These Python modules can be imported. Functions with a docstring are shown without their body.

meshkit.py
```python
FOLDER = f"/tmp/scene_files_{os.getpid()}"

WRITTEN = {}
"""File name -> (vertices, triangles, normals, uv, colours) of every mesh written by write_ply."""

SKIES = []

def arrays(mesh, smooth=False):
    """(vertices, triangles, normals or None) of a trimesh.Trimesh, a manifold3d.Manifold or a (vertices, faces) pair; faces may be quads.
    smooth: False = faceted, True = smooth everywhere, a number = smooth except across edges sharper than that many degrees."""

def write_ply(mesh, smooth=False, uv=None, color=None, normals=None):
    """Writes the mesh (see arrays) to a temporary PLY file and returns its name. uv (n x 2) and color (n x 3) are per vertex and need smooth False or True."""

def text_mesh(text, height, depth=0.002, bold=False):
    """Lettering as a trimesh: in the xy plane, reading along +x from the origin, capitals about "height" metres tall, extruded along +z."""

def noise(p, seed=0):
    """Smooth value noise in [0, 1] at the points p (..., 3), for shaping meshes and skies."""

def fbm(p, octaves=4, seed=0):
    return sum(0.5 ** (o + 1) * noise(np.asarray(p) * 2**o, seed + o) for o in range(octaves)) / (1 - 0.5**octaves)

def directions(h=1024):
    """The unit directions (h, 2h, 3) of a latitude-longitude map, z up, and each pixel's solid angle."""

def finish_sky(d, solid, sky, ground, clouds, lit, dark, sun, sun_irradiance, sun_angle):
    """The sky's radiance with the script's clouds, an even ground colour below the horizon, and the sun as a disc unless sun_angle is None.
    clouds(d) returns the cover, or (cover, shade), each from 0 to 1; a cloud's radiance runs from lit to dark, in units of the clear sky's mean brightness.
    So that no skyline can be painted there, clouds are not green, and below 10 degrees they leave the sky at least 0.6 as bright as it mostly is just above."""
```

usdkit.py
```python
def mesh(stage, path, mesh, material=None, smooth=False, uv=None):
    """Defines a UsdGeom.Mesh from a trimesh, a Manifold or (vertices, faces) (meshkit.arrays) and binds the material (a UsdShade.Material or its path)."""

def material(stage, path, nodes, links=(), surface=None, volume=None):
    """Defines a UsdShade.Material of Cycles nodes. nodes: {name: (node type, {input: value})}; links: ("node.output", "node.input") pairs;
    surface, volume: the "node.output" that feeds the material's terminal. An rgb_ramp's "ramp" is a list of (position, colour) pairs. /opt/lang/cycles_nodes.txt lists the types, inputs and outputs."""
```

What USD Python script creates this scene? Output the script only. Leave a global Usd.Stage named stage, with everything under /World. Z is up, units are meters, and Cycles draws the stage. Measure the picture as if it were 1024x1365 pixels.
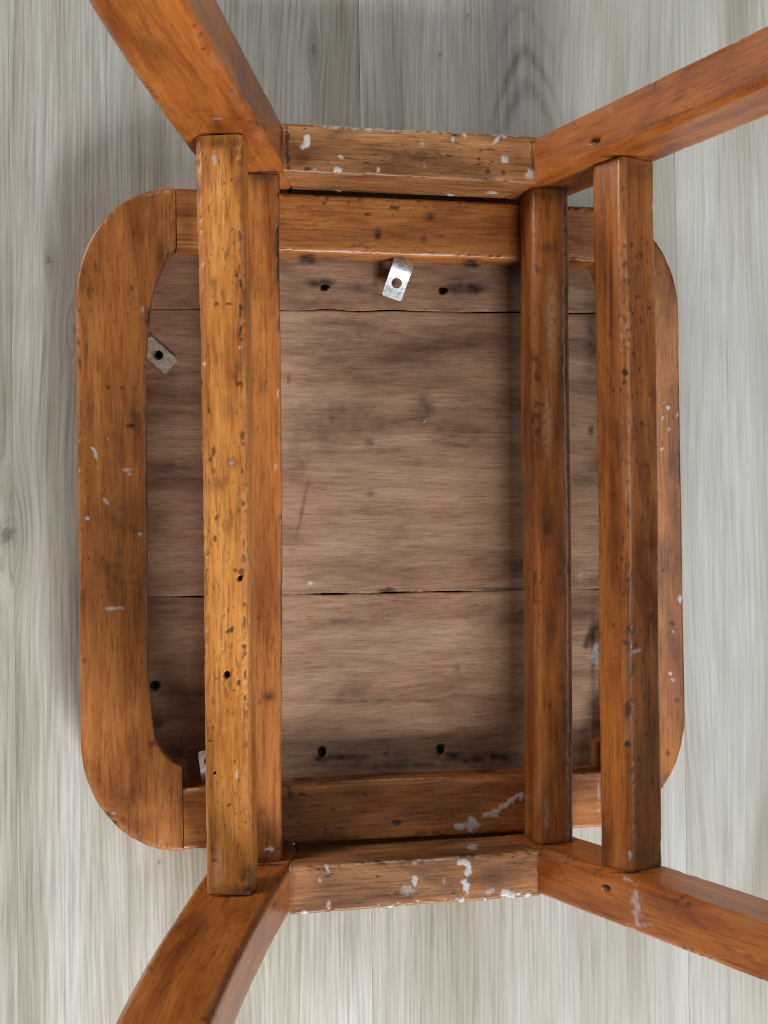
import math, numpy as np
import usdkit
from meshkit import noise, fbm
from shapely.geometry import Polygon
from pxr import Usd, UsdGeom, UsdShade, UsdLux, Sdf, Gf, Vt

stage = Usd.Stage.CreateInMemory()
UsdGeom.SetStageUpAxis(stage, 'Z'); UsdGeom.SetStageMetersPerUnit(stage, 1.0)
UsdGeom.Xform.Define(stage, '/World'); UsdGeom.Scope.Define(stage, '/World/Looks')

# ------------------------------------------------------------------ camera
LIFT = 0.035                                   # height of the stool's own zero above the floor
CR = np.array([[.9775, .0109, -.2109], [-.0137, .9998, -.0120], [.2107, .0146, .9774]])
CP = np.array([-.145, -.0052, .6282])
FOC = 1700.0
EXPOSURE = 0.0
cam = UsdGeom.Camera.Define(stage, '/World/camera')
m4 = np.eye(4); m4[:3, :3] = CR.T; m4[3, :3] = CP + [0, 0, LIFT]
cam.AddTransformOp().Set(Gf.Matrix4d(*m4.ravel().tolist()))
cam.CreateHorizontalApertureAttr(36.0); cam.CreateFocalLengthAttr(36.0 * FOC / 1024)
cam.CreateClippingRangeAttr(Gf.Vec2f(0.02, 100)); cam.CreateExposureAttr(EXPOSURE)
cam.CreateFStopAttr(0.0)

# ------------------------------------------------------------------ light: window, side window, added fill, room
def rect_light(name, pos, target, w, h, power, color):
    l = UsdLux.RectLight.Define(stage, '/World/' + name)
    p, t = np.array(pos, float), np.array(target, float)
    z = (p - t) / np.linalg.norm(p - t); x = np.cross([0, 0, 1], z); x /= np.linalg.norm(x); y = np.cross(z, x)
    m = np.eye(4); m[0, :3] = x; m[1, :3] = y; m[2, :3] = z; m[3, :3] = p
    l.AddTransformOp().Set(Gf.Matrix4d(*m.ravel().tolist()))
    l.CreateWidthAttr(w); l.CreateHeightAttr(h); l.CreateIntensityAttr(power); l.CreateColorAttr(Gf.Vec3f(*color))
    l.CreateNormalizeAttr(False)
rect_light('window_light', (0.30, -1.62, 1.14), (0, 0, 0), .58, .44, 60.0, (.99, .99, 1.0))
rect_light('far_fill_light', (-1.85, 1.25, .78), (0, 0, 0), 1.2, .7, 16.5, (1.0, .985, .96))  # added unseen broad light, fills shade on the floor and legs
rect_light('side_window_light', (1.22, .0, 1.75), (.15, 0, 0), 0.9, 1.0, 3.4, (.70, .88, 1.0))
dome = UsdLux.DomeLight.Define(stage, '/World/room_light'); dome.CreateIntensityAttr(1.0)
rm = usdkit.material(stage, '/World/Looks/room_glow', {'b': ('background_shader', {'color': (.97, .98, 1.0), 'strength': .085})}, [], surface='b.background')
UsdShade.MaterialBindingAPI.Apply(dome.GetPrim()).Bind(rm)

# ------------------------------------------------------------------ measuring: where a sight line meets a plane of the stool
def on_plane(u, p0, n):
    d = CR @ np.array([(u[0] - 512) / FOC, -(u[1] - 682.5) / FOC, -1]); n = np.asarray(n, float)
    return CP + d * ((np.asarray(p0) - CP) @ n) / (d @ n)
def atz(px, py, z): return on_plane((px, py), (0, 0, z), (0, 0, 1))

# ------------------------------------------------------------------ materials
def wood(name, ramp, blotch, nick=0.5, fiber=.35, coat=.22, rough=.42, bump=.35, dirt=(.025, .012, .007), al=(9, 55)):
    N = {
        'gc': ('attribute', {'attribute': 'gc'}), 'mk': ('attribute', {'attribute': 'mk'}), 'sep': ('separate_color', {}),
        'm1': ('mapping', {'scale': (al[0], 130, 130)}), 'n1': ('noise_texture', {'scale': 1.0, 'detail': 5, 'roughness': .6, 'distortion': .6}),
        'r1': ('rgb_ramp', {'ramp': ramp}),
        'm2': ('mapping', {'scale': (al[1], 850, 850)}), 'n2': ('noise_texture', {'scale': 1.0, 'detail': 3, 'roughness': .6}),
        'r2': ('rgb_ramp', {'ramp': [(.30, (1 - fiber * 1.25, 1 - fiber * 1.4, 1 - fiber * 1.5)), (.50, (1, 1, 1)), (.74, (1 + fiber * .5,) * 3)]}),
        'm3': ('mapping', {'scale': (14, 48, 48)}), 'n3': ('noise_texture', {'scale': 1.0, 'detail': 4, 'roughness': .62, 'distortion': .4}),
        'r3': ('rgb_ramp', {'ramp': [(.30, blotch), (.53, (1, 1, 1)), (.74, (1.18, 1.2, 1.2))]}),
        'm4': ('mapping', {'scale': (170, 560, 560)}), 'n4': ('noise_texture', {'scale': 1.0, 'detail': 2.5, 'roughness': .7, 'distortion': .8}),
        'm5': ('mapping', {'scale': (22, 60, 60), 'location': (7, 3, 1)}), 'n5': ('noise_texture', {'scale': 1.0, 'detail': 2}),
        'mm': ('math', {'math_type': 'multiply_add', 'value2': .42}), 'r4': ('map_range', {'from_min': .84, 'from_max': .92, 'to_min': 0, 'to_max': nick, 'clamp': True}),
        'x1': ('mix_color', {'blend_type': 'multiply', 'fac': 1.0, 'use_clamp': False}), 'x2': ('mix_color', {'blend_type': 'multiply', 'fac': 1.0, 'use_clamp': False}),
        'dk': ('mix_color', {'blend_type': 'mix', 'b': dirt}), 'dk2': ('mix_color', {'blend_type': 'mix', 'b': dirt}),
        'wl': ('mix_color', {'blend_type': 'mix', 'b': (.62, .36, .19)}), 'pt': ('mix_color', {'blend_type': 'mix', 'b': (.54, .55, .54)}),
        'h1': ('math', {'math_type': 'multiply_add', 'value2': .5}), 'h2': ('math', {'math_type': 'multiply_add', 'value2': -.9}),
        'bp': ('bump', {'strength': bump, 'distance': .0006}),
        'rr': ('math', {'math_type': 'multiply_add', 'value2': .30, 'value3': rough - .13}),
        'p': ('principled_bsdf', {'coat_weight': coat, 'coat_roughness': .2, 'specular_ior_level': .3}),
    }
    L = [('mk.color', 'sep.color')]
    for i in '12345': L += [('gc.vector', f'm{i}.vector'), (f'm{i}.vector', f'n{i}.vector')]
    L += [('n1.fac', 'r1.fac'), ('n2.fac', 'r2.fac'), ('n3.fac', 'r3.fac'), ('r1.color', 'x1.a'), ('r3.color', 'x1.b'), ('x1.result', 'x2.a'), ('r2.color', 'x2.b'),
          ('n5.fac', 'mm.value1'), ('n4.fac', 'mm.value3'), ('mm.value', 'r4.value'),
          ('x2.result', 'wl.a'), ('sep.g', 'wl.fac'), ('wl.result', 'dk.a'), ('r4.result', 'dk.fac'), ('dk.result', 'dk2.a'), ('sep.r', 'dk2.fac'), ('dk2.result', 'pt.a'), ('sep.b', 'pt.fac'), ('pt.result', 'p.base_color'),
          ('n2.fac', 'h1.value1'), ('n1.fac', 'h1.value3'), ('r4.result', 'h2.value1'), ('h1.value', 'h2.value3'), ('h2.value', 'bp.height'), ('bp.normal', 'p.normal'), ('n3.fac', 'rr.value1'), ('rr.value', 'p.roughness')]
    N['mm'][1]['value2'] = .42
    return usdkit.material(stage, '/World/Looks/' + name, N, L, surface='p.BSDF')

W_YELLOW = wood('worn_golden_wood', [(.25, (.36, .122, .022)), (.5, (.50, .192, .038)), (.72, (.62, .275, .068))], (.66, .53, .42), nick=.45, fiber=.34, coat=.25, rough=.45, dirt=(.045, .017, .008))
W_ORANGE = wood('orange_varnished_wood', [(.25, (.23, .066, .012)), (.5, (.375, .118, .023)), (.75, (.47, .175, .040))], (.50, .38, .28), nick=.4, fiber=.32)
W_RED = wood('red_brown_varnished_wood', [(.25, (.19, .052, .010)), (.5, (.315, .096, .017)), (.75, (.43, .155, .031))], (.42, .30, .22), nick=.4, fiber=.28, coat=.4, rough=.38)
W_LEG = wood('leg_varnished_wood', [(.22, (.25, .062, .009)), (.5, (.375, .108, .016)), (.78, (.48, .168, .030))], (.50, .35, .25), nick=.28, fiber=.25, coat=.45, rough=.42)
W_WORN = wood('scuffed_rail_wood', [(.25, (.17, .070, .024)), (.5, (.34, .145, .050)), (.75, (.48, .235, .095))], (.40, .34, .31), nick=.75, fiber=.35, coat=.15, rough=.55)
W_FRAME = wood('seat_frame_wood', [(.22, (.235, .073, .017)), (.5, (.37, .130, .030)), (.78, (.47, .195, .050))], (.46, .36, .29), nick=.45, fiber=.32)
W_BOARD = wood('bare_seat_board_wood', [(.2, (.215, .116, .068)), (.5, (.325, .186, .114)), (.8, (.42, .27, .18))], (.46, .37, .33), nick=.2, fiber=.21, coat=0, rough=.75, bump=.5, dirt=(.020, .014, .012), al=(13, 90))

def floor_look():
    N = {
        'gc': ('attribute', {'attribute': 'gc'}), 'mk': ('attribute', {'attribute': 'mk'}), 'sep': ('separate_color', {}),
        'm1': ('mapping', {'scale': (2.0, 40, 1)}), 'n1': ('noise_texture', {'scale': 1.0, 'detail': 4, 'roughness': .6, 'distortion': .3}),
        'm2': ('mapping', {'scale': (11, 420, 1)}), 'n2': ('noise_texture', {'scale': 1.0, 'detail': 3, 'roughness': .65}),
        'm3': ('mapping', {'scale': (22, 760, 1), 'location': (3, 8, 0)}), 'n3': ('noise_texture', {'scale': 1.0, 'detail': 2, 'roughness': .5}),
        'm4': ('mapping', {'scale': (4, 16, 1), 'location': (1, 5, 0)}), 'n4': ('noise_texture', {'scale': 1.0, 'detail': 3}),
        'r1': ('rgb_ramp', {'ramp': [(.22, (.34, .305, .243)), (.48, (.485, .458, .395)), (.74, (.60, .585, .545))]}),
        'r2': ('rgb_ramp', {'ramp': [(.30, (.76, .74, .70)), (.50, (1, 1, 1)), (.74, (1.10, 1.11, 1.12))]}),
        'r3': ('rgb_ramp', {'ramp': [(.34, (.80, .79, .76)), (.55, (1, 1, 1)), (.72, (1.09, 1.10, 1.11))]}),
        'r4': ('rgb_ramp', {'ramp': [(.30, (.78, .74, .68)), (.54, (1, 1, 1)), (.8, (1.06, 1.08, 1.10))]}),
        'x1': ('mix_color', {'blend_type': 'multiply', 'fac': 1.0, 'use_clamp': False}), 'x2': ('mix_color', {'blend_type': 'multiply', 'fac': 1.0, 'use_clamp': False}), 'x3': ('mix_color', {'blend_type': 'multiply', 'fac': 1.0, 'use_clamp': False}),
        'dk': ('mix_color', {'blend_type': 'mix', 'b': (.13, .105, .08)}), 'lt': ('mix_color', {'blend_type': 'mix', 'b': (.66, .66, .66)}),
        'sm': ('math', {'math_type': 'multiply_add', 'value2': -.40, 'value3': 1.0}), 'h': ('math', {'math_type': 'multiply_add', 'value2': .6}), 'bp': ('bump', {'strength': .22, 'distance': .0004}),
        'p': ('principled_bsdf', {'roughness': .36, 'specular_ior_level': .7}),
    }
    L = [('mk.color', 'sep.color')]
    for i in '1234': L += [('gc.vector', f'm{i}.vector'), (f'm{i}.vector', f'n{i}.vector'), (f'n{i}.fac', f'r{i}.fac')]
    L += [('r1.color', 'x1.a'), ('r2.color', 'x1.b'), ('x1.result', 'x2.a'), ('r3.color', 'x2.b'), ('x2.result', 'x3.a'), ('r4.color', 'x3.b'), ('x3.result', 'dk.a'), ('sep.r', 'dk.fac'), ('dk.result', 'lt.a'), ('sep.g', 'lt.fac'), ('lt.result', 'p.base_color'),
          ('sep.b', 'sm.value1'), ('sm.value', 'x1.fac'), ('sm.value', 'x2.fac'), ('n3.fac', 'h.value1'), ('n2.fac', 'h.value3'), ('h.value', 'bp.height'), ('bp.normal', 'p.normal')]
    return usdkit.material(stage, '/World/Looks/grey_oak_floor', N, L, surface='p.BSDF')
W_FLOOR = floor_look()

def metal_look(name, col, rust, lo, hi, met):
    N = {'tc': ('texture_coordinate', {}), 'n': ('noise_texture', {'scale': 420, 'detail': 4, 'roughness': .65}), 'r': ('rgb_ramp', {'ramp': [(lo, rust), (hi, col)]}),
         'n2': ('noise_texture', {'scale': 900, 'detail': 2}), 'bp': ('bump', {'strength': .3, 'distance': .0003}), 'p': ('principled_bsdf', {'metallic': met, 'roughness': .42})}
    L = [('tc.object', 'n.vector'), ('tc.object', 'n2.vector'), ('n.fac', 'r.fac'), ('r.color', 'p.base_color'), ('n2.fac', 'bp.height'), ('bp.normal', 'p.normal')]
    return usdkit.material(stage, '/World/Looks/' + name, N, L, surface='p.BSDF')
ZINC = metal_look('zinc_metal', (.78, .80, .80), (.45, .45, .42), .35, .55, .75)
DULL = metal_look('tarnished_metal', (.56, .49, .39), (.26, .20, .13), .34, .60, .1)

# ------------------------------------------------------------------ mesh writing
taken = {}
def numbered(path):
    k = taken.get(path, 0); taken[path] = k + 1
    return path if k == 0 else f'{path}_{k:03d}'
def normals(V, T):
    n = np.zeros_like(V); fn = np.cross(V[T[:, 1]] - V[T[:, 0]], V[T[:, 2]] - V[T[:, 0]])
    for c in range(3):
        for k in range(3): n[:, k] += np.bincount(T[:, c], fn[:, k], len(V))
    return n / np.maximum(np.linalg.norm(n, axis=1, keepdims=True), 1e-20)
def put(path, V, T, mat, gc=None, mk=None, n=None, label=None):
    path = numbered(path)
    m = UsdGeom.Mesh.Define(stage, path)
    m.CreatePointsAttr(Vt.Vec3fArray.FromNumpy(np.ascontiguousarray(V, np.float32)))
    m.CreateFaceVertexCountsAttr(Vt.IntArray.FromNumpy(np.full(len(T), 3, np.int32)))
    m.CreateFaceVertexIndicesAttr(Vt.IntArray.FromNumpy(np.ascontiguousarray(T, np.int32).ravel()))
    m.CreateSubdivisionSchemeAttr('none')
    if n is None: n = normals(V, T)
    m.CreateNormalsAttr(Vt.Vec3fArray.FromNumpy(np.ascontiguousarray(n, np.float32))); m.SetNormalsInterpolation('vertex')
    api = UsdGeom.PrimvarsAPI(m)
    if gc is not None: api.CreatePrimvar('gc', Sdf.ValueTypeNames.Float3Array, 'vertex').Set(Vt.Vec3fArray.FromNumpy(np.ascontiguousarray(gc, np.float32)))
    if mk is not None: api.CreatePrimvar('mk', Sdf.ValueTypeNames.Color3fArray, 'vertex').Set(Vt.Vec3fArray.FromNumpy(np.ascontiguousarray(mk, np.float32)))
    UsdShade.MaterialBindingAPI.Apply(m.GetPrim()).Bind(mat)
    if label: m.GetPrim().SetCustomDataByKey('label', label)
    return path

def ring(pts, r, step):
    """A polygon with rounded corners as evenly spaced points, and for each how much it lies on a corner."""
    p = Polygon(pts).buffer(-r, join_style=2).buffer(r, quad_segs=8)
    e = p.exterior; n = max(12, int(e.length / step))
    q = np.array([e.interpolate(i / n, normalized=True).coords[0] for i in range(n)])
    a, b = np.roll(q, 2, 0), np.roll(q, -2, 0)
    u, w = q - a, b - q
    turn = np.abs(u[:, 0] * w[:, 1] - u[:, 1] * w[:, 0]) / (np.linalg.norm(u, axis=1) * np.linalg.norm(w, axis=1) + 1e-12)
    return q, np.clip(turn / .5, 0, 1)

def loft(G):
    """Triangles of a closed ring grid G (sections, points, 3), with its two caps."""
    ns, nr = G.shape[:2]
    V = G.reshape(-1, 3)
    i, j = np.meshgrid(np.arange(ns - 1), np.arange(nr), indexing='ij')
    a, b, c, d = i * nr + j, i * nr + (j + 1) % nr, (i + 1) * nr + (j + 1) % nr, (i + 1) * nr + j
    T = np.concatenate([np.stack([a, b, c], -1).reshape(-1, 3), np.stack([a, c, d], -1).reshape(-1, 3)])
    k = np.arange(nr)
    o = len(V); V = np.vstack([V, G[0], G[0].mean(0)[None], G[-1], G[-1].mean(0)[None]])
    T = np.vstack([T, np.stack([o + (k + 1) % nr, o + k, np.full(nr, o + nr)], 1), np.stack([o + nr + 1 + k, o + nr + 1 + (k + 1) % nr, np.full(nr, o + 2 * nr + 1)], 1)])
    vol = np.einsum('ij,ij->i', V[T[:, 0]], np.cross(V[T[:, 1]], V[T[:, 2]])).sum()
    if vol < 0: T = T[:, ::-1].copy()
    return V, T

def ss(x, a, b):
    t = np.clip((x - a) / (b - a), 0, 1); return t * t * (3 - 2 * t)

CAMX, CAMY = CR[:, 0], CR[:, 1]
def wear(V, T, edge, marks, seed=0, chip=.0007, wav=.0003, ends=False):
    """Dents, chipped edges, holes, stains, paint, painted highlights and shade on a finished surface."""
    n = normals(V, T); mk = np.zeros_like(V); d = np.zeros(len(V))
    S = V * 1.0 + seed * 3.17
    c1 = noise(S * 95, seed); c2 = noise(S * 420, seed + 1); low = fbm(S * 22, 2, seed + 2)
    bite = edge * ss(c1 * .6 + c2 * .4, .50, .80)
    d -= chip * bite + wav * (low - .5) + .00010 * (c2 - .5)
    mk[:, 0] += .8 * edge * ss(c1 * .5 + c2 * .5, .60, .74) * ss(noise(S * 30, seed + 5), .35, .6)
    mk[:, 1] += .12 * edge * ss(noise(S * 60, seed + 7), .45, .8)
    rough1, rough2 = noise(S * 900, seed + 8) - .5, noise(S * 330, seed + 9) - .5
    if ends:
        mk[:, 0] = np.maximum(mk[:, 0], ss(np.exp(-(H - np.abs(V[:, 1])) / .006) * .7 + .7 * (c1 - .5) + .5 * (low - .5), .35, .8) * .75)
    for (px, py, rx, ry, kind, st, p0, nn, *rest) in marks:
        ang = math.radians(rest[0]) if rest else 0
        nn = np.asarray(nn, float); nn = nn / np.linalg.norm(nn)
        P = on_plane((px, py), p0, nn)
        sc = np.linalg.norm(P - CP) / FOC
        D = V - P
        near = np.nonzero((np.abs(D @ nn) < .004) & (np.abs(D).max(1) < 3 * max(rx, ry) * sc / max(.12, abs((P - CP) @ nn) / np.linalg.norm(P - CP)) + .004))[0]
        if not len(near): continue
        Q = (V[near] - CP) @ CR
        a, b = 512 + FOC * Q[:, 0] / -Q[:, 2] - px, FOC * Q[:, 1] / -Q[:, 2] - (682.5 - py)
        a, b = a * math.cos(ang) + b * math.sin(ang), -a * math.sin(ang) + b * math.cos(ang)
        k_ = .85 if kind in 'pf' else 1.0; rx_, ry_ = max(rx * k_, .9), max(ry * k_, .9)
        q = np.hypot(a / rx_, b / ry_)
        if kind == 's':
            w = st * np.exp(-q ** (3 if st > .7 else 2)) * (1 + 1.1 * rough2[near]); mk[near, 0] = np.maximum(mk[near, 0], w)
        elif kind == 'd':
            w = .88 * st * ss(1.05 - q + 1.3 * rough1[near] + .9 * rough2[near], 0, .45) * (q < 1.6); mk[near, 0] = np.maximum(mk[near, 0], w); d[near] -= .00025 * w
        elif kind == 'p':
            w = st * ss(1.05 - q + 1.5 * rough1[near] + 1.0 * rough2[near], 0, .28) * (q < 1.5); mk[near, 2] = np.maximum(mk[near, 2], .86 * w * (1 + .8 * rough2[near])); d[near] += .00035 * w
        elif kind == 'f':                                            # faint film of paint, also painted edge highlights
            w = st * ss(np.exp(-q * q) + 1.3 * rough1[near] + .7 * rough2[near], .45, 1.05) * (q < 1.3); mk[near, 2] = np.maximum(mk[near, 2], w)
        elif kind == 'w':
            w = st * np.exp(-q * q) * (1 + 1.4 * rough1[near]); mk[near, 1] = np.maximum(mk[near, 1], w)
        elif kind == 'h':
            w = st * ss(1.05 - q + .35 * rough2[near], 0, .3); mk[near, 0] = np.maximum(mk[near, 0], w); d[near] -= min(.0035, 2.0 * min(rx_, ry_) * sc) * w
    return V + n * d[:, None], np.clip(mk, 0, 1)

ROOT = '/World/upturned_stool'
st_ = UsdGeom.Xform.Define(stage, ROOT); st_.AddTranslateOp().Set(Gf.Vec3d(0, 0, LIFT))
sp = st_.GetPrim(); sp.SetCustomDataByKey('label', 'old orange varnished wooden stool lying upside down on the grey floor'); sp.SetCustomDataByKey('category', 'stool')

def piece(name, G, edge, mat, along, seed, marks=(), label=None, **kw):
    """G: ring grid; edge: per ring point; along: world axis of the grain (0, 1, 2) or a grid of grain coordinates."""
    V, T = loft(G)
    nr = G.shape[1]
    E = np.concatenate([np.tile(edge, G.shape[0]), np.zeros(2 * nr + 2)])
    if isinstance(along, int):
        gc = np.roll(V, -along, 1)
    else:
        g = along.reshape(-1, 3); gc = np.vstack([g, along[0], along[0].mean(0)[None], along[-1], along[-1].mean(0)[None]])
    gc = gc + np.array([1.31, .173, .291]) * seed
    V2, mk = wear(V, T, E, marks, seed, **kw)
    return put(f'{ROOT}/{name}', V2, T, mat, gc, mk, label=label)

rng = np.random.default_rng(4)
Z = (0, 0, 1)

# ------------------------------------------------------------------ floor of long planks
FL = '/World/floor'
UsdGeom.Xform.Define(stage, FL)
fp = stage.GetPrimAtPath(FL)
for k, v in (('label', 'pale grey wood-look plank floor under the stool'), ('category', 'floor'), ('kind', 'structure')): fp.SetCustomDataByKey(k, v)
def plank(x0, x1, y0, y1, seed, fine):
    w = .0004
    # outside the picture a coarse sheet is enough
    ys = np.unique(np.concatenate([np.linspace(y0, max(y0, -.36), 6), np.arange(max(y0, -.36), min(y1, .36), .0016 if fine else .02), np.linspace(min(y1, .36), y1, 6)]))
    xs = np.linspace(x0 + w, x1 - w, int((x1 - x0) / (.0016 if fine else .02)))
    xs = np.concatenate([[x0 + .00004], xs, [x1 - .00004]])
    X, Y = np.meshgrid(xs, ys)
    Zz = np.zeros_like(X); Zz[:, 0] = Zz[:, -1] = -.0002
    gx, gy = X.copy(), Y.copy()
    mk = np.zeros(X.shape + (3,))
    P3 = np.stack([X, Y * .25, X * 0], -1)
    gx += (fbm(P3 * 9 + seed * 5, 3, seed) - .5) * .022 + (noise(np.stack([X * 40, Y * 10, X * 0], -1) + seed, seed + 3) - .5) * .003
    for (kx, ky, r, s) in KNOTS:                                    # the grain swerves around knots
        dx, dy = X - kx, (Y - ky) * .42
        rr = np.hypot(dx, dy) + 1e-5
        gx += np.sign(dx) * (-s) * np.exp(-(rr / (r * 4)) ** 2) * (1 - np.exp(-np.abs(dx) / (r * .7)))
        q = np.hypot(dx, dy * 1.3) / r + (noise(np.stack([X, Y, X * 0], -1) * 700, seed + 4) - .5) * 1.2
        mk[..., 0] = np.maximum(mk[..., 0], .75 * ss(1.2 - q, 0, .8))
        mk[..., 0] = np.maximum(mk[..., 0], .22 * np.exp(-(rr / (r * 2.2)) ** 2))
    # flat-sawn arches by the upper right leg
    ax, ay = ARCH
    u = (X - ax) + .005 * (noise(np.stack([X * 45, Y * 22, X * 0], -1), 5) - .5)
    f = (ay - Y) - .55 * np.abs(u) ** 1.5 * 22                      # distance below the arch's crown
    streak = .6 + .8 * noise(np.stack([X * 420, Y * 12, X * 0], -1), 9)
    col = np.exp(-((u + .002) / .022) ** 4) * ss(Y, .17, .20)
    b1 = np.exp(-((f - .004) / .0045) ** 2) + .8 * np.exp(-((f - .0235) / .006) ** 2) * (np.abs(u) < .02) + .4 * np.exp(-((f + .020) / .004) ** 2)
    mk[..., 0] = np.maximum(mk[..., 0], col * streak * (.30 + .38 * np.clip(b1, 0, 1)))
    mk[..., 2] = ss(X, -.05, .17)                                     # grain contrast fades towards the right
    V = np.stack([X, Y, Zz], -1).reshape(-1, 3)
    ny, nx = X.shape
    i, j = np.meshgrid(np.arange(ny - 1), np.arange(nx - 1), indexing='ij'); a = i * nx + j
    T = np.concatenate([np.stack([a, a + 1, a + nx + 1], -1).reshape(-1, 3), np.stack([a, a + nx + 1, a + nx], -1).reshape(-1, 3)])
    gc = np.stack([gy + (0 if y0 > -1 else 1.7), gx, gx * 0], -1).reshape(-1, 3)
    n = normals(V, T)
    b = len(V)                                                       # sides and underside
    c = np.array([[x0 + .0002, y0, -.0006], [x1 - .0002, y0, -.0006], [x1 - .0002, y1, -.0006], [x0 + .0002, y1, -.0006]])
    low = c - [0, 0, .0074]
    V = np.vstack([V, c, low]); n = np.vstack([n, np.tile([0, 0, 1], (4, 1)), np.tile([0, 0, -1], (4, 1))])
    T = np.vstack([T, [[b + k0, b + 4 + k0, b + 4 + (k0 + 1) % 4] for k0 in range(4)], [[b + k0, b + 4 + (k0 + 1) % 4, b + (k0 + 1) % 4] for k0 in range(4)], [[b + 6, b + 5, b + 4], [b + 7, b + 6, b + 4]]])
    gc = np.vstack([gc, np.zeros((8, 3))]); mk = np.vstack([mk.reshape(-1, 3), np.tile([1., 0, 0], (8, 1))])
    put(f'{FL}/plank', V, T, W_FLOOR, gc, mk, n)
def fl(px, py): p = atz(px, py, -LIFT); return p[0], p[1]
KNOTS = [(*fl(10, 711), .0034, .010), (*fl(66, 347), .0016, .003), (*fl(418, 66), .0016, .003), (*fl(623, 21), .0009, .001), (*fl(586, 73), .0006, .001), (*fl(212, 1150), .0005, .001), (*fl(92, 470), .006, .008)]
KNOTS[-1] = (*fl(100, 440), .0012, .010)
ARCH = fl(702, 58)
SEAMS = [-.7317, -.5517, -.3717, -.1917, -.0117, .1683, .3483, .5283, .7083]
for k in range(len(SEAMS) - 1):
    x0, x1 = SEAMS[k], SEAMS[k + 1]
    fine = x1 > -.22 and x0 < .24
    cut = [-.52, .61, -.45, .70, -.63, .55, -.41, .66][k]
    for (y0, y1) in (((-1.1, cut), (cut, 1.1))):
        plank(x0, x1, y0 + .0002, y1 - .0002, 3 + 2 * k + (y0 > -1), fine and (y0 < .3 and y1 > -.3))

# ------------------------------------------------------------------ the stool: legs
H, TK = .165, .0235
def xA(z, s): return (.0632 + .30 * (z - .03)) if s < 0 else (.0640 + .295 * (z - .03))
def xB(z, s): return (.1010 + .285 * (z - .02) - .30 * np.maximum(z - .1, 0) ** 2) if s < 0 else (.0948 + .272 * (z - .02))
EDGE = {(-1, 1): (lambda z: .0628 + .306 * (z - .03), lambda z: .0997 + .285 * (z - .02) - .25 * max(z - .1, 0) ** 2),
        (-1, -1): (lambda z: .0645 + .325 * (z - .03) - .25 * (z - .03) ** 2, lambda z: .1022 + .257 * (z - .02) - .3 * max(z - .1, 0) ** 2),
        (1, 1): (lambda z: .0660 + .276 * (z - .03), lambda z: .0965 + .262 * (z - .02)),
        (1, -1): (lambda z: .0624 + .340 * (z - .03), lambda z: .0928 + .315 * (z - .02))}
def leg(sx, sy, seed, marks):
    zs = np.concatenate([[-.020, -.012], np.arange(-.003, .40, .0012)])
    q, e = ring([(0, 0), (1e-2 * 3.4, 0), (1e-2 * 3.4, TK), (0, TK)], .0036, .0009)
    u = q[:, 0] / .034
    G = np.zeros((len(zs), len(q), 3)); gc = G.copy()
    for k, z in enumerate(zs):
        a, b = EDGE[sx, sy][0](max(z, -.003)), EDGE[sx, sy][1](z)
        G[k, :, 0] = sx * (a + u * (b - a)); G[k, :, 1] = sy * (H + q[:, 1]); G[k, :, 2] = z
        gc[k, :, 0] = z * 1.04; gc[k, :, 1] = q[:, 0]; gc[k, :, 2] = q[:, 1]
    piece('leg', G, e, W_LEG, gc, seed, marks, chip=.0003)
PA_L, PA_R = ((-xA(.06, -1), 0, .06), (1, 0, .30)), ((xA(.06, 1), 0, .06), (-1, 0, .295))
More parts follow.
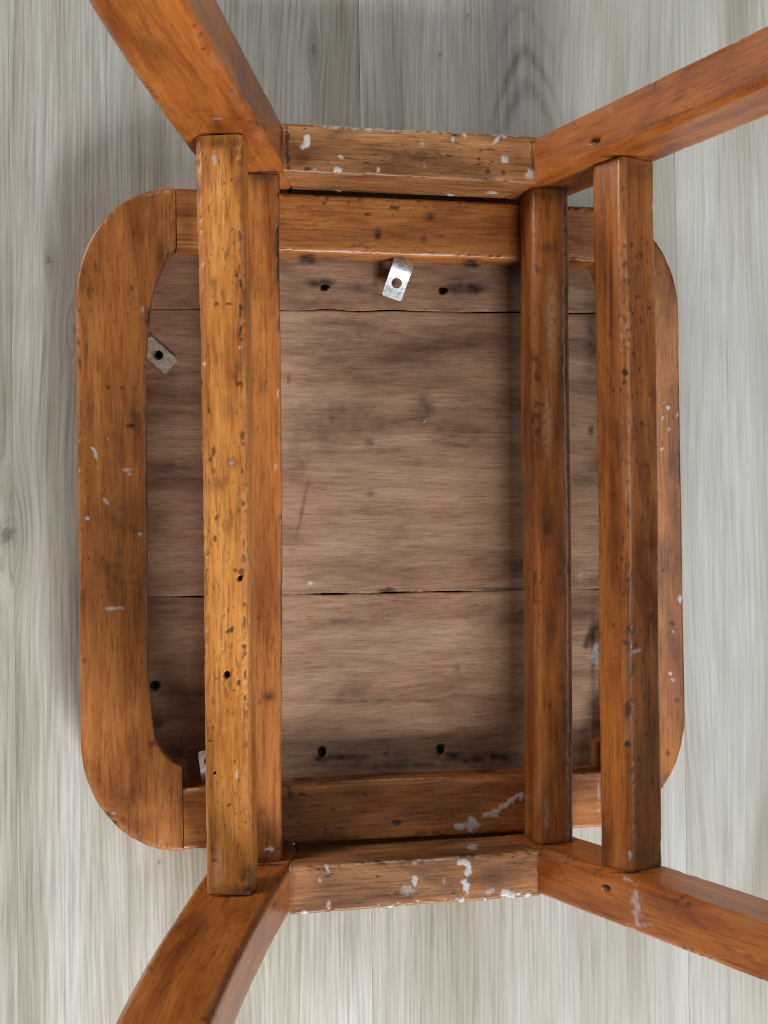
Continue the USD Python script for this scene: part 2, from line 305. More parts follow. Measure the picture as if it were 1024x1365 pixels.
YT, YB = ((0, H, 0), (0, -1, 0)), ((0, -H, 0), (0, 1, 0))
def M(px, py, rx, ry, kind, st, plane, ang=0): return (px, py, rx, ry, kind, st, plane[0], plane[1], ang)
leg(-1, 1, 1, [M(195, 122, 7, 2, 'f', .6, YT, -40), M(207, 140, 4, 14, 'f', .45, YT, 35), M(224, 168, 3, 18, 'f', .35, YT, 35), M(290, 158, 10, 2, 'f', .3, YT), M(345, 165, 4, 2, 'd', .8, YT), M(335, 163, 5, 1.5, 'd', .6, YT),
              M(352, 168, 2, 6, 'd', .9, PA_L), M(376, 185, 3, 20, 'd', .8, PA_L), M(337, 210, 3, 3, 'd', .7, YT), M(270, 65, 3, 2, 'd', .8, YT), M(150, 40, 8, 30, 's', .35, YT, 30), M(200, 60, 14, 30, 's', .3, YT, 30), M(292, 179, 34, 1.6, 'd', .9, YT), M(355, 230, 24, 2, 'd', .9, YT)])
leg(-1, -1, 2, [M(366, 1206, 3, 4, 'd', .95, PA_L), M(270, 1290, 8, 2, 'd', .7, YB, 40), M(200, 1292, 9, 3, 's', .6, YB, -40), M(306, 1194.5, 36, 1.6, 'd', .9, YB), M(360, 1153, 22, 2, 'd', .9, YB), M(187, 1312, 2, 2, 'f', .6, YB), M(250, 1230, 26, 40, 's', .18, YB), M(372, 1175, 3, 30, 's', .4, PA_L)])
leg(1, 1, 3, [M(793, 188, 7, 3.2, 'h', 1, PA_R, 20), M(900, 155, 40, 2, 's', .5, PA_R, 24), M(960, 130, 30, 2, 's', .35, PA_R, 30), M(870, 165, 30, 1.5, 'd', .55, PA_R, 24), M(1008, 112, 14, 1.6, 'd', .8, PA_R, 28), M(815, 148, 8, 6, 'f', .22, PA_R), M(835, 209, 44, 2, 'd', .8, YT), M(735, 249, 30, 2, 'd', .8, YT)])
leg(1, -1, 4, [M(808, 1184, 6, 3.5, 'h', 1, PA_R, -20), M(848, 1205, 9, 28, 'f', .5, PA_R, 8), M(855, 1232, 20, 5, 'f', .45, PA_R), M(838, 1172, 7, 2, 'p', .7, PA_R, -20), M(1000, 1275, 10, 3, 's', .4, PA_R, -20), M(842, 1163, 38, 1.5, 'd', .8, YB), M(740, 1125.5, 22, 1.5, 'd', .8, YB)])

# ------------------------------------------------------------------ short apron rails between each pair of legs
def short_rail(sy, seed, marks):
    q, e = ring([(0, -.020), (TK, -.020), (TK, .025), (0, .025)], .0016, .0007)
    t = np.linspace(0, 1, 180)
    zz = np.maximum(q[:, 1], -.003)
    xl, xr = -EDGE[-1, sy][0](zz) - .0006, EDGE[1, sy][0](zz) + .0008
    G = np.zeros((len(t), len(q), 3))
    G[..., 0] = xl[None] + t[:, None] * (xr - xl)[None]
    G[..., 1] = sy * (H + .0004 + q[None, :, 0]); G[..., 2] = q[None, :, 1]
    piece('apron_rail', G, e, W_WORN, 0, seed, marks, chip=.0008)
A1 = ((0, 0, .025), Z)
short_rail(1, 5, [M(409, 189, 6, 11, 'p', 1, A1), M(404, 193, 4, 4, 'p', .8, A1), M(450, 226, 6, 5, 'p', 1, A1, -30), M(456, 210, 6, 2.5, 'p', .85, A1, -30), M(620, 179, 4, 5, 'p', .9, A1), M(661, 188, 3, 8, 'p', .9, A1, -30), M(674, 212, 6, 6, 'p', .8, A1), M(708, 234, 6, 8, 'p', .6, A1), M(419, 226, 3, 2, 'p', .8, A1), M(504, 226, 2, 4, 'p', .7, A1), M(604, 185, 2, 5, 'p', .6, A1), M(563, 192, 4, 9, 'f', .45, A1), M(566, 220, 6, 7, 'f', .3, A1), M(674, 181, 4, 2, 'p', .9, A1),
    M(651, 228, 4, 4, 'd', .9, A1), M(409, 225, 5, 2.5, 'd', .9, A1), M(672, 230, 4, 5, 'd', .8, A1), M(640, 200, 5, 4, 's', .6, A1), M(560, 205, 60, 22, 's', .42, A1), M(455, 178, 26, 10, 's', .42, A1), M(690, 200, 12, 20, 's', .3, A1), M(383, 195, 3, 34, 'd', .95, A1, 2), M(711, 212, 2.5, 34, 'd', .7, A1, 4),
    M(655, 257, 8, 2, 'p', .9, YT), M(600, 259, 6, 1.5, 'p', .8, YT), M(500, 171, 110, 2.4, 'p', .75, A1, -3.2), M(640, 177.5, 60, 2.4, 'p', .6, A1, -3.2), M(452, 256, 6, 2, 'p', .7, YT)])  # the two long pale strokes are a painted highlight on the back edge
short_rail(-1, 6, [M(437, 1159, 4, 8, 'p', .95, A1, 20), M(427, 1174, 3, 5, 'f', .6, A1), M(438, 1206, 3, 6, 'p', .6, A1), M(407, 1216, 9, 3, 'p', 1, A1), M(520, 1210, 4, 3, 'p', 1, A1), M(553, 1151, 5, 5, 'f', .5, A1), M(553, 1173, 4, 7, 'p', .75, A1), M(542, 1186, 13, 9, 'f', .35, A1), M(617, 1149, 10, 5, 'p', .75, A1), M(625, 1161, 5, 7, 'p', .7, A1), M(621, 1183, 6, 13, 'p', 1, A1, 12), M(612, 1198, 6, 5, 'p', 1, A1, -30), M(647, 1199, 5, 4, 'p', 1, A1), M(679, 1192, 12, 8, 'p', .95, A1), M(654, 1190, 15, 9, 'f', .45, A1), M(702, 1194, 6, 4, 'p', 1, A1), M(592, 1175, 3, 9, 'f', .4, A1),
    M(661, 1179, 18, 14, 's', .5, A1), M(540, 1195, 30, 10, 's', .35, A1), M(440, 1170, 20, 22, 's', .3, A1), M(390, 1185, 3, 32, 'd', .4, A1), M(719, 1165, 3, 30, 'd', .8, A1), M(630, 1129, 8, 4, 'p', .8, YB), M(540, 1148, 150, 1.4, 'f', .4, A1, 3)])  # last thin film: edge highlight painted along the rail

# ------------------------------------------------------------------ long rails: two low ones on the seat frame, two stretchers higher up
def long_rail(name, corners, mat, seed, marks, r, ends, chip, sx=0.0, sz=0.0, fine=1.0):
    """corners: cross-section in x and z; ends: y of both ends."""
    q, e = ring(corners, r, .0008 * fine)
    y = np.arange(ends[0], ends[1], .0009 * fine); y[-1] = ends[1]
    G = np.zeros((len(y), len(q), 3))
    sway = (noise(np.stack([y * 14, y * 0 + seed, y * 0], 1), seed) - .5) * .0012
    G[..., 0] = q[None, :, 0] + sway[:, None] + sx * y[:, None] / H; G[..., 1] = y[:, None]; G[..., 2] = q[None, :, 1] + sz * y[:, None] / H
    piece(name, G, e, mat, 1, seed, marks, chip=chip, ends=True)
def rot_rect(p, w, h, deg, side):
    """Rectangle whose top-left (side=1) or top-right corner is p, width w along the tilted top, depth h downwards."""
    c, s = math.cos(math.radians(deg)), math.sin(math.radians(deg))
    ux, dn = np.array([c, s]), np.array([s, -c])
    p = np.array(p); 
    return [p, p + ux * w, p + ux * w + dn * h, p + dn * h]
E_ = (-H + .0003, H - .0003)
LI = ((0, 0, .0195), Z)
long_rail('side_rail', [(-.0832, -.0028), (-.0638, -.0028), (-.0638, .0195), (-.0832, .0195)], W_ORANGE, 7,
    [M(358, 928, 9, 7, 's', .7, LI), M(357, 926, 5, 4, 'd', .6, LI), M(347, 935, 3, 6, 'd', .5, LI), M(353, 705, 2, 2, 'd', .9, LI), M(360, 1132, 7, 3, 'p', .9, LI), M(350, 1082, 8, 8, 's', .5, LI), M(365, 320, 7, 22, 's', .4, LI), M(345, 300, 8, 20, 's', .3, LI), M(360, 235, 20, 8, 's', .45, LI), M(371, 525, 2, 8, 'f', .5, LI), M(368, 620, 2, 10, 'f', .35, LI), M(376, 760, 2, 80, 's', .4, LI), M(360, 1100, 20, 22, 's', .35, LI)], .0018, E_, .0003, .0013, .0021)
RI, RIs = ((0, 0, .0188), Z), ((.0638, 0, 0), (-1, 0, 0))
long_rail('side_rail', [(.0632, -.0028), (.0838, -.0028), (.0838, .0188), (.0634, .0188)], W_RED, 8,
    [M(728, 1090, 5, 26, 'f', .28, RI), M(730, 700, 9, 36, 's', .5, RI), M(748, 760, 7, 50, 's', .5, RI), M(716, 600, 5, 26, 's', .45, RI), M(752, 480, 6, 60, 's', .45, RI), M(750, 900, 8, 60, 's', .4, RI), M(735, 850, 10, 30, 's', .35, RI), M(724, 540, 4, 3, 's', .6, RI), M(730, 330, 9, 6, 's', .4, RI), M(733, 940, 2, 2, 'd', .7, RI), M(736, 420, 7, 60, 'w', .45, RI), M(730, 560, 6, 50, 'w', .35, RI), M(733, 260, 25, 6, 's', .5, RI)], .0040, E_, .0002, .0014, 0)  # pale strokes down the middle paint in the rail's lit strip
lo_c = rot_rect((-.1061, .0700), .0205, .0165, 17.5, 1)
LO = ((-.0965, 0, .0733), (-math.sin(math.radians(17.5)), -.034, math.cos(math.radians(17.5))))
lo_marks = [M(302, 900, 4.6, 5.2, 'h', 1, LO), M(286, 1031, 2.4, 2.6, 'h', 1, LO), M(280, 987, 5, 1.8, 'd', 1, LO, 6), M(287, 716, 3, 5, 'd', .95, LO), M(288, 690, 3, 8, 'd', .8, LO), M(307, 840, 6, 3, 'd', .95, LO, 30), M(320, 771, 3.6, 3.6, 'h', 1, LO), M(285, 602, 2.4, 7, 'd', .9, LO), M(280, 612, 2.5, 4, 'd', .8, LO), M(318, 596, 2.2, 2.6, 'd', .95, LO), M(309, 239, 2, 2, 'd', .95, LO),
    M(303, 405, 6, 2, 'd', .9, LO), M(289, 405, 4, 3, 'd', .85, LO), M(316, 367, 5, 2, 'd', .9, LO), M(279, 548, 2, 4, 'd', .9, LO), M(269, 510, 2, 6, 'd', .8, LO), M(320, 510, 5, 4, 'd', .9, LO), M(321, 438, 3, 10, 'd', .95, LO), M(322, 376, 2.5, 10, 'd', .95, LO), M(322, 412, 2.5, 6, 'd', .9, LO), M(322, 763, 3, 6, 'd', .85, LO), M(313, 760, 2.5, 2, 'd', .8, LO), M(327, 861, 4.5, 3, 'd', .95, LO), M(318, 910, 3, 4, 'd', .9, LO), M(312, 920, 2, 2, 'd', .8, LO), M(285, 935, 3, 6, 's', .6, LO), M(288, 904, 2, 2, 'd', .8, LO), M(306, 1072, 4, 3, 'd', .85, LO), M(328, 1095, 4, 2, 'd', .85, LO), M(287, 1148, 6, 3, 'd', .7, LO, -20), M(325, 1165, 5, 14, 's', .55, LO), M(284, 972, 2, 5, 'd', .7, LO),
    M(308, 617, 8, 8, 's', .5, LO), M(309, 617, 3, 3, 'p', .35, LO), M(310, 500, 8, 10, 's', .5, LO), M(316, 490, 5, 10, 's', .55, LO), M(290, 645, 10, 12, 's', .42, LO), M(302, 640, 3, 14, 's', .45, LO), M(303, 700, 5, 20, 's', .4, LO), M(292, 475, 5, 8, 's', .4, LO), M(284, 378, 5, 7, 's', .5, LO), M(306, 545, 10, 12, 's', .3, LO), M(300, 950, 16, 6, 's', .25, LO), M(326, 955, 3, 16, 'd', .5, LO), M(286, 212, 5, 13, 'f', .42, LO), M(278, 240, 3, 12, 's', .5, LO), M(309, 205, 5, 20, 's', .45, LO), M(326, 200, 4, 22, 's', .6, LO), M(266, 250, 4, 12, 's', .5, LO), M(316, 1032, 4, 10, 'f', .35, LO), M(290, 1160, 5, 26, 'w', .6, LO), M(284, 1120, 7, 24, 's', .3, LO), M(300, 190, 30, 9, 's', .5, LO), M(276, 225, 5, 20, 's', .45, LO), M(318, 245, 4, 18, 's', .5, LO), M(305, 1186, 34, 8, 's', .35, LO), M(309, 538, 5, 2, 'f', .4, LO), M(319, 463, 2, 2, 'p', .8, LO)]
for k in range(95):
    lo_marks.append(M(rng.uniform(270, 324), rng.uniform(270, 1130), rng.uniform(.9, 1.6), rng.uniform(1.2, 4.0), 'd', rng.uniform(.25, .7), LO))
for k in range(26):
    y_ = rng.uniform(300, 1000); lo_marks.append(M(321 + (y_ - 400) * .012, y_, rng.uniform(1.5, 3), rng.uniform(2, 9), 'd', rng.uniform(.6, .95), LO))
long_rail('stretcher', lo_c, W_YELLOW, 9, lo_marks, .0030, E_, .0008, -.0008, .0056, .62)
ro_t = -22.5
c_, s_ = math.cos(math.radians(ro_t)), math.sin(math.radians(ro_t))
ro_c = [np.array((.0871, .0792)) + a * np.array((c_, s_)) * .0227 + b * np.array((s_, -c_)) * .0205 for a, b in ((0, 0), (1, 0), (1, 1), (0, 1))]
RO, ROs = ((.0871, 0, .0792), (-s_, 0, c_)), ((.0871, 0, .0792), (-c_, 0, -s_))
ro_marks = [M(848, 868, 9, 3, 'f', .6, RO, 20), M(842, 862, 3, 5, 'f', .5, RO), M(840, 1140, 2.5, 12, 'f', .8, RO), M(836, 992, 3.4, 5, 'd', 1, RO), M(834, 497, 5, 5, 'd', 1, RO), M(852, 1012, 2.5, 3, 'd', .9, RO), M(845, 935, 3, 5, 'd', .6, RO), M(843, 890, 5, 10, 's', .6, RO), M(868, 938, 3, 3, 'd', .8, RO), M(860, 930, 3, 6, 'd', .6, RO), M(848, 860, 4, 3, 'd', .8, RO), M(843, 843, 5, 2.5, 'd', .8, RO), M(836, 942, 2, 8, 'd', .6, RO), M(839, 680, 3, 12, 's', .5, RO), M(861, 620, 3, 5, 'd', .7, RO),
    M(807, 360, 1.6, 120, 's', .6, ROs), M(815, 390, 1.8, 90, 's', .7, ROs), M(803, 300, 1.5, 60, 's', .4, ROs), M(818, 833, 3, 4, 'd', .7, ROs), M(819, 878, 4, 3, 'd', .5, ROs), M(795, 563, 4, 1.8, 'd', .9, ROs), M(817, 520, 2, 3, 'd', .8, ROs), M(828, 520, 2, 3, 'd', .7, ROs), M(817, 660, 3, 3, 's', .8, ROs), M(830, 745, 3, 4, 'd', .6, ROs), M(797, 769, 3, 1.8, 'd', .7, ROs), M(822, 757, 2, 4, 'd', .7, ROs), M(805, 1110, 8, 40, 's', .3, ROs), M(860, 1140, 20, 14, 's', .35, RO), M(855, 225, 20, 14, 's', .35, RO)]
for k in range(70):
    ro_marks.append(M(np.clip(rng.normal(846, 13), 832, 872), rng.uniform(320, 570), rng.uniform(1, 2.4), rng.uniform(1.5, 5), 'd', rng.uniform(.4, .95), RO))
for k in range(60):
    ro_marks.append(M(rng.uniform(836, 872), rng.uniform(560, 1130), rng.uniform(1, 1.8), rng.uniform(1.5, 4), 'd', rng.uniform(.3, .8), RO))
for k in range(20):
    ro_marks.append(M(rng.uniform(800, 832), rng.uniform(250, 1100), rng.uniform(1, 1.6), rng.uniform(1.2, 3), 'd', rng.uniform(.3, .7), ROs))
long_rail('stretcher', ro_c, W_RED, 10, ro_marks, .0034, E_, .0003, .0013, -.0004)

# ------------------------------------------------------------------ the seat: frame of two curved ends and two rails, three boards inside
ZF, ZP, ZB = -.0030, -.0210, -LIFT + .0002
F1, F2 = ((0, 0, ZF), Z), ((0, 0, ZP), Z)
def lerp_path(keys, n):
    k = np.array(keys, float); d = np.concatenate([[0], np.cumsum(np.linalg.norm(np.diff(k, axis=0), axis=1))])
    s = np.linspace(0, d[-1], n); return np.stack([np.interp(s, d, k[:, 0]), np.interp(s, d, k[:, 1])], 1)
def outer(y, sx):
    """x of the seat's outer edge at y, on the left (sx<0) or right."""
    X = .1595 if sx < 0 else .1540; cx = .1113 if sx < 0 else .1075
    y = np.asarray(y, float)
    f = np.where(y > .108, (y - .108) / .0550, np.where(y < -.106, (-.106 - y) / .0560, 0))
    return cx + (X - cx) * np.sqrt(np.clip(1 - f ** 2, 0, 1))
def frame_end(sx, seed, marks):
    X, cx = (.1595, .1113) if sx < 0 else (.1540, .1075)
    th = np.linspace(0, np.pi / 2, 60)
    Ot = np.stack([cx + (X - cx) * np.sin(th), .108 + .055 * np.cos(th)], 1); Ob = np.stack([cx + (X - cx) * np.cos(th), -.106 - .056 * np.sin(th)], 1)
    io = X - .0331
    def blend(a, b, n): t = np.linspace(0, 1, n)[:, None]; return a * (1 - t) + b * t
    It = lerp_path([(cx + .0002, .1335), (cx + .0035, .1300), (cx + .0096, .1166), (cx + .0119, .1073), (io - .0012, .092), (io, .078)], 60)
    Ib = lerp_path([(io + .0004, -.0744), (io - .001, -.095), (cx + .0127, -.1069), (cx + .009, -.1135), (cx + .004, -.1190), (cx + .0002, -.1212)], 60)
    O = np.vstack([Ot, blend(Ot[-1], Ob[0], 260)[1:-1], Ob]); I = np.vstack([It, blend(It[-1], Ib[0], 260)[1:-1], Ib])
    q, e = ring([(0, 0), (.033, 0), (.033, .018), (0, .018)], .0016, .0008)
    t, h = q[:, 0] / .033, q[:, 1]
    G = np.zeros((len(O), len(q), 3))
    xy = O[:, None] * (1 - t)[None, :, None] + I[:, None] * t[None, :, None]
    G[..., 0] = sx * xy[..., 0]; G[..., 1] = xy[..., 1]; G[..., 2] = ZP + h[None]
    piece('seat_frame_end', G, e, W_FRAME, 1, seed, marks, chip=.0004)
frame_end(-1, 11, [M(124, 598, 5, 2, 'p', .85, F1, -20), M(129, 607, 2.5, 6, 'p', .6, F1), M(170, 625, 9, 5, 'f', .5, F1), M(174, 632, 5, 3, 'f', .5, F1), M(141, 668, 7, 4, 'f', .6, F1, -40), M(116, 691, 5, 3, 'p', .9, F1), M(148, 811, 22, 3.5, 'f', .65, F1), M(189, 413, 4, 3, 'p', .7, F1), M(186, 711, 4, 4, 'f', .5, F1), M(144, 586, 2, 2, 'p', .6, F1), M(177, 690, 3, 6, 'f', .4, F1), M(190, 735, 3, 3, 'f', .5, F1),
    M(127.7, 353, 2, 6, 'd', .7, F1), M(176, 385, 2, 3, 'd', .9, F1), M(144, 516, 2, 2, 'd', .95, F1), M(162, 517, 4, 3, 'd', .8, F1), M(180, 518, 5, 1.8, 'd', .7, F1), M(174, 567, 8, 4, 's', .8, F1), M(185, 709, 6, 4, 'd', .7, F1), M(180, 787, 2, 2, 'd', .95, F1), M(119, 745, 2, 4, 'd', .7, F1), M(115, 460, 3, 26, 's', .55, F1), M(180, 555, 12, 40, 's', .45, F1), M(150, 600, 14, 50, 's', .3, F1), M(160, 690, 26, 30, 's', .42, F1), M(150, 760, 20, 50, 's', .4, F1), M(185, 770, 10, 50, 's', .45, F1), M(120, 560, 4, 30, 's', .4, F1),
    M(132, 1041, 2, 2.5, 'd', .8, F1), M(112, 880, 3, 4, 'd', .6, F1), M(180, 1060, 30, 14, 's', .3, F1), M(200, 1095, 24, 10, 's', .38, F1), M(164, 1094, 4, 5, 's', .6, F1), M(205, 992, 5, 5, 'd', .6, F1), M(240, 1080, 3, 40, 's', .5, F1), M(232, 300, 3, 34, 's', .4, F1), M(150, 1085, 5, 3, 'f', .5, F1), M(205, 258, 30, 3, 'f', .35, F1, 8), M(165, 272, 12, 4, 's', .45, F1, 30), M(215, 340, 10, 26, 's', .35, F1), M(215, 1122, 4, 7, 'f', .4, F1)])  # the long film on the top edge is a painted highlight
frame_end(1, 12, [M(885, 536, 2, 2, 'p', .95, F1), M(891, 543, 2.2, 2, 'p', .9, F1), M(884, 556, 2.2, 2.2, 'p', .95, F1), M(903, 553, 2, 4, 'p', .85, F1), M(891, 572, 7, 5, 'f', .5, F1), M(882, 598, 2.5, 2, 'p', .95, F1), M(907, 797, 3, 5, 'p', .7, F1), M(897, 842, 2, 2, 'p', .9, F1), M(894, 897, 2, 3, 'p', .9, F1), M(896, 906, 4, 4, 'f', .5, F1), M(896, 830, 4, 3.5, 'd', .9, F1), M(903, 934, 3, 4, 'd', .7, F1), M(891, 1003, 2.5, 3, 'd', .7, F1), M(898, 372, 4, 5, 's', .7, F1), M(895, 525, 4, 14, 's', .4, F1), M(896, 620, 6, 14, 's', .4, F1), M(884, 760, 3, 3, 'd', .7, F1), M(895, 850, 10, 30, 's', .35, F1)])
def frame_rail(ya, yb, x0, x1, skew, seed, marks):
    """ya, yb: inner and outer y at the left end; skew moves the right end."""
    q, e = ring([(0, 0), (1, 0), (1, .018 / .03), (0, .018 / .03)], .0020 / .03, .0008 / .03)
    q = q * .03
    x = np.arange(x0, x1, .0009)
    G = np.zeros((len(x), len(q), 3))
    G[..., 0] = x[:, None]; G[..., 1] = ya + q[None, :, 0] / .03 * (yb - ya) + skew * ((x - x0) / (x1 - x0))[:, None]; G[..., 2] = ZP + q[None, :, 1]
    piece('seat_frame_rail', G, e, W_FRAME, 0, seed, marks, chip=.0005)
WT, WB = ((0, .1335, 0), (0, -1, 0)), ((0, -.1318, 0), (0, 1, 0))
tr_m = [M(528, 276, 9, 3, 'd', .95, F1), M(573, 289, 10, 6, 's', .8, F1), M(570, 290, 6, 3, 'd', .7, F1), M(491, 285, 4, 3, 'd', .85, F1), M(504, 312, 6, 9, 's', .75, F1), M(504, 309, 3, 4, 'd', .7, F1), M(432, 270, 3.5, 2, 'd', .85, F1), M(586, 314, 6, 2, 'd', .7, F1), M(565, 318, 5, 7, 's', .5, F1), M(419, 298, 2, 2, 'd', .9, F1), M(568, 275, 3, 2, 'd', .7, F1), M(385, 333, 10, 2, 'd', .8, F1), M(480, 320, 90, 10, 's', .2, F1), M(690, 300, 8, 30, 's', .4, F1), M(250, 300, 8, 30, 's', .35, F1), M(450, 335, 60, 1.3, 'f', .45, F1), M(590, 340, 60, 1.3, 'f', .5, F1),  # last two thin films paint edge light along the inner edge
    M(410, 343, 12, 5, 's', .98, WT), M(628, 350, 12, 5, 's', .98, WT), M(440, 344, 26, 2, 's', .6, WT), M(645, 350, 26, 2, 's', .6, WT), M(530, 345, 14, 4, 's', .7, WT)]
for k in range(40): tr_m.append(M(rng.uniform(382, 688), rng.uniform(268, 332), rng.uniform(1.4, 4), rng.uniform(1, 2), 'd', rng.uniform(.25, .7), F1))
frame_rail(.1335, .1630, -.1110, .1072, -.0006, 13, tr_m)
br_m = [M(614, 1102, 8, 6, 'p', .8, F1), M(629, 1100, 10, 9, 'p', .8, F1), M(649, 1087, 9, 4, 'p', .9, F1, 30), M(661, 1083, 8, 5, 'p', .9, F1, 30), M(672, 1074, 9, 4, 'p', .95, F1, 35), M(684, 1067, 10, 5, 'p', .95, F1, 25), M(694, 1061, 6, 7, 'p', .95, F1),
    M(528, 1097, 10, 3, 'd', .98, F1, 8), M(434, 1108, 4, 6, 's', .8, F1), M(385, 1056, 4, 8, 'd', .9, F1), M(403, 1060, 6, 3, 'd', .85, F1), M(386, 1089, 3, 5, 'd', .85, F1), M(397, 1096, 3, 5, 'd', .85, F1), M(485, 1060, 4, 2.5, 'd', .8, F1), M(460, 1094, 10, 3, 's', .55, F1), M(460, 1108, 80, 10, 's', .3, F1), M(660, 1105, 40, 12, 's', .3, F1), M(540, 1080, 30, 12, 's', .25, F1), M(692, 1085, 8, 30, 's', .4, F1), M(390, 1075, 14, 24, 's', .4, F1), M(798, 1060, 2, 36, 'f', .4, F1), M(500, 1040, 110, 1.5, 'f', .5, F1, 2.3), M(256, 1052, 14, 1.5, 'f', .5, F1),  # thin films on the edges: lit edges painted pale
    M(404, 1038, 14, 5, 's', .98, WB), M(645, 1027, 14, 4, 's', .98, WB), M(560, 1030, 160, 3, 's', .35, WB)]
for k in range(34): br_m.append(M(rng.uniform(382, 690), rng.uniform(1045, 1115), rng.uniform(1.4, 4), rng.uniform(1, 2), 'd', rng.uniform(.25, .65), F1))
frame_rail(-.1316, -.1615, -.1110, .1072, -.0026, 14, br_m)

def board(y0l, y0r, y1l, y1r, seed, marks):
    """One board of the seat, from y0 up to y1 (left and right ends), its ends following the rounded frame."""
    w = .5 * ((y1l - y0l) + (y1r - y0r)); th = ZP - ZB
    prof, e = ring([(0, 0), (w, 0), (w, th), (0, th)], .0003, .0008)
    e = e * .25
    keep = (prof[:, 1] > 1e-3) | (np.arange(len(prof)) % 8 == 0)
    prof, e = prof[keep], e[keep]
    s = np.linspace(0, 1, 380)
    G = np.zeros((len(s), len(prof), 3))
    t = prof[None, :, 0] / w
    yl = y0l + t * (y1l - y0l); yr = y0r + t * (y1r - y0r)
    mid = np.clip(.5 * (yl + yr), -.156, .156)
    xl, xr = -outer(mid, -1) + .004, outer(mid, 1) - .004
    x = xl + s[:, None] * (xr - xl)
    y = yl + s[:, None] * (yr - yl)
    wob = (noise(np.stack([x * 60, x * 0 + seed, y * 0], -1), seed) - .5) * .0012 * np.abs(2 * t - 1) ** 6
    G[..., 0] = x; G[..., 1] = y + wob; G[..., 2] = ZB + prof[None, :, 1] - .0001 * seed * 0
    piece('seat_board', G, e, W_BOARD, 0, seed, marks, chip=.0005)
s1l, s1r = atz(200, 412, ZP)[1], atz(694, 414, ZP)[1]
s2l, s2r = atz(200, 795, ZP)[1], atz(694, 788, ZP)[1]
bm = [M(213, 472, 6, 6, 'h', 1, F2), M(433, 382, 5.5, 4.5, 'h', 1, F2), M(591, 386, 5.5, 5.2, 'h', 1, F2), M(430, 1003, 5.5, 7.5, 'h', 1, F2), M(588, 1000, 6, 7, 'h', 1, F2), M(206, 914, 6.5, 7, 'h', 1, F2), M(788, 574, 4, 7, 's', 0.80, F2),
    M(450, 560, 70, 40, 's', .42, F2), M(560, 470, 70, 30, 's', .3, F2), M(620, 560, 50, 40, 's', .25, F2), M(440, 460, 60, 30, 's', .3, F2),  # broad soft patches darken the upper half
    M(410, 348, 13, 4, 's', .98, F2), M(628, 353, 13, 4, 's', .98, F2), M(535, 348, 14, 4, 's', .9, F2), M(500, 378, 6, 30, 's', .3, F2),  # last stroke: the clip's shadow painted on the board
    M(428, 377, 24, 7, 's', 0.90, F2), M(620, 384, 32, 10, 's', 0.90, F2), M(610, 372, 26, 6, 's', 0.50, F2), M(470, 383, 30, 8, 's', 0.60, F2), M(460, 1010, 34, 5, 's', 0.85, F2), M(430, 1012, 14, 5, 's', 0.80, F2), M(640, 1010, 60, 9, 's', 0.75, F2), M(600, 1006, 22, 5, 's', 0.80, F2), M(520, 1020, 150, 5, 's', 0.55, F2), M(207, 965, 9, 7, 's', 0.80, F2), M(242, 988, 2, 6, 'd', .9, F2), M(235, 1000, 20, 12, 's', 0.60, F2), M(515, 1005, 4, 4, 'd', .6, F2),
    M(565, 540, 17, 16, 's', 0.63, F2), M(563, 560, 12, 10, 's', 0.45, F2), M(492, 589, 8, 6, 's', 0.68, F2), M(493, 658, 6, 4, 's', 0.60, F2), M(400, 620, 14, 12, 's', 0.38, F2), M(455, 548, 44, 20, 's', 0.48, F2), M(400, 590, 30, 30, 's', 0.33, F2), M(575, 485, 26, 9, 's', 0.45, F2), M(500, 455, 40, 8, 's', 0.39, F2, -20), M(450, 430, 50, 6, 's', 0.45, F2), M(590, 505, 40, 10, 's', 0.38, F2), M(586, 573, 10, 8, 's', 0.38, F2), M(623, 456, 6, 9, 's', 0.52, F2), M(560, 615, 60, 14, 's', 0.21, F2), M(403, 680, 2.4, 38, 's', 0.52, F2, -12), M(385, 505, 3, 8, 's', 0.50, F2),
    M(518, 787, 10, 4, 'd', .9, F2), M(516, 784, 3, 6, 'd', .8, F2), M(415, 777, 4, 3, 'p', .9, F2), M(450, 792, 60, 1.6, 'd', .6, F2), M(660, 786, 40, 3, 's', 0.70, F2), M(565, 788, 50, 1.6, 'd', .4, F2), M(480, 412, 200, 1.6, 'd', .5, F2), M(450, 830, 60, 5, 's', 0.38, F2), M(610, 890, 4, 8, 's', 0.45, F2), M(568, 562, 5, 2, 'f', .4, F2), M(630, 820, 30, 6, 's', 0.24, F2), M(580, 870, 40, 5, 's', 0.27, F2), M(500, 934, 150, 3, 's', 0.30, F2),  # last long stroke: edge of the apron rail's shadow, painted in
    M(774, 770, 6, 12, 'f', .3, F2), M(791, 870, 3, 60, 's', 0.70, F2), M(790, 450, 10, 60, 's', 0.60, F2), M(780, 640, 20, 10, 's', 0.45, F2), M(230, 620, 30, 10, 's', 0.45, F2), M(230, 500, 26, 8, 's', 0.38, F2)]  # tall dark strokes by the right stretcher: shadow painted on the board
g = .00008
board(s1l + g, s1r + g, .1590, .1590, 15, bm)
board(s2l + g, s2r + g, s1l - g, s1r - g, 16, bm)
board(-.1580, -.1590, s2l - g, s2r - g, 17, bm)

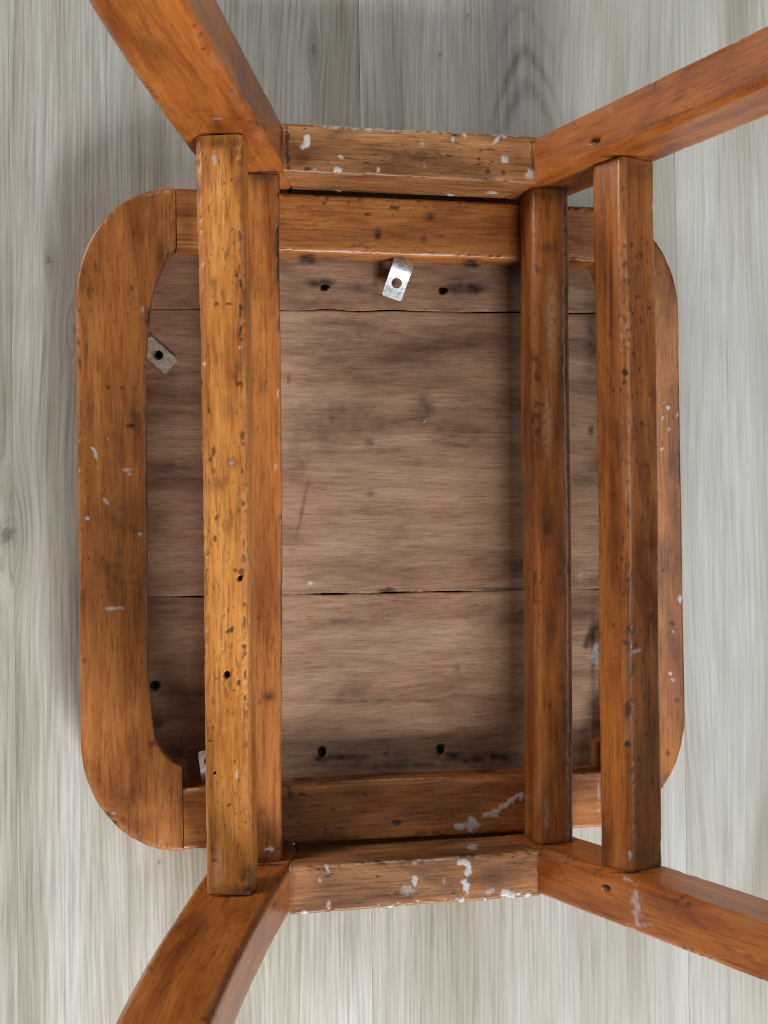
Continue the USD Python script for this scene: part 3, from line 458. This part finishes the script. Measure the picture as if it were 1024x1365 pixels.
# ------------------------------------------------------------------ metal clips that once held the seat
def clip(pts, zs, width, hole_at, hole_r, mat, thick=.0013, label=None):
    """A bent strip along the centre points pts (x, y) with heights zs; one round hole at fraction hole_at."""
    P = np.column_stack([np.array(pts, float), zs]); d = np.concatenate([[0], np.cumsum(np.linalg.norm(np.diff(P, axis=0), axis=1))]); Ltot = d[-1]
    rect = Polygon([(0, -width / 2), (Ltot, -width / 2), (Ltot, width / 2), (0, width / 2)]).buffer(-.0012).buffer(.0012, quad_segs=5)
    hole = Polygon([(Ltot * hole_at + hole_r * math.cos(a), hole_r * math.sin(a)) for a in np.linspace(0, 2 * np.pi, 25)[:-1]])
    import trimesh
    m = trimesh.creation.extrude_polygon(rect.difference(hole), thick, engine='earcut')
    v, f = trimesh.remesh.subdivide_to_size(m.vertices, m.faces, .0014)
    m = trimesh.Trimesh(v, f, process=True); v, f = np.array(m.vertices), np.array(m.faces)
    dd = np.linspace(0, Ltot, 60); c = np.stack([np.interp(dd, d, P[:, k]) for k in range(3)], 1)
    for _ in range(6): c[1:-1] = .25 * c[:-2] + .5 * c[1:-1] + .25 * c[2:]
    tg = np.gradient(c, axis=0); tg /= np.linalg.norm(tg, axis=1, keepdims=True)
    C = np.stack([np.interp(v[:, 0], dd, c[:, k]) for k in range(3)], 1); TT = np.stack([np.interp(v[:, 0], dd, tg[:, k]) for k in range(3)], 1)
    side = np.cross([0, 0, 1], TT); side /= np.linalg.norm(side, axis=1, keepdims=True); up = np.cross(TT, side)
    W = C + side * v[:, 1:2] + up * v[:, 2:3]
    vv, ff, nn = __import__('meshkit').arrays((W, f), 35)
    put(f'{ROOT}/seat_clip', vv, ff, mat, n=nn, label=label)
a, b = atz(538, 345, -.012), atz(522, 397, -.014)
t_ = np.linspace(0, 1, 5)
clip([a[:2] + (b - a)[:2] * t for t in t_], [-.0125, -.0090, -.0115, -.0135, -.0150], .0108, .64, .0027, ZINC, label='shiny zinc clip under the short seat rail')
a, b = atz(196, 460, -.018), atz(229, 489, -.018)
a = a + (a - b) * .12
clip([a[:2] + (b - a)[:2] * t for t in t_], [-.0204] * 5, .0098, .50, .0026, DULL, label='dull tarnished clip beside the curved frame end')
a, b = atz(281, 1036, -.014), atz(277, 1000, -.016)
clip([a[:2] + (b - a)[:2] * t for t in t_], [-.0130, -.0095, -.0120, -.0140, -.0150], .0100, .64, .0027, ZINC)
a, b = atz(830, 884, -.010), atz(790, 870, -.016)
clip([a[:2] + (b - a)[:2] * t for t in t_], [-.0130, -.0095, -.0120, -.0140, -.0165], .0108, .62, .0027, ZINC)
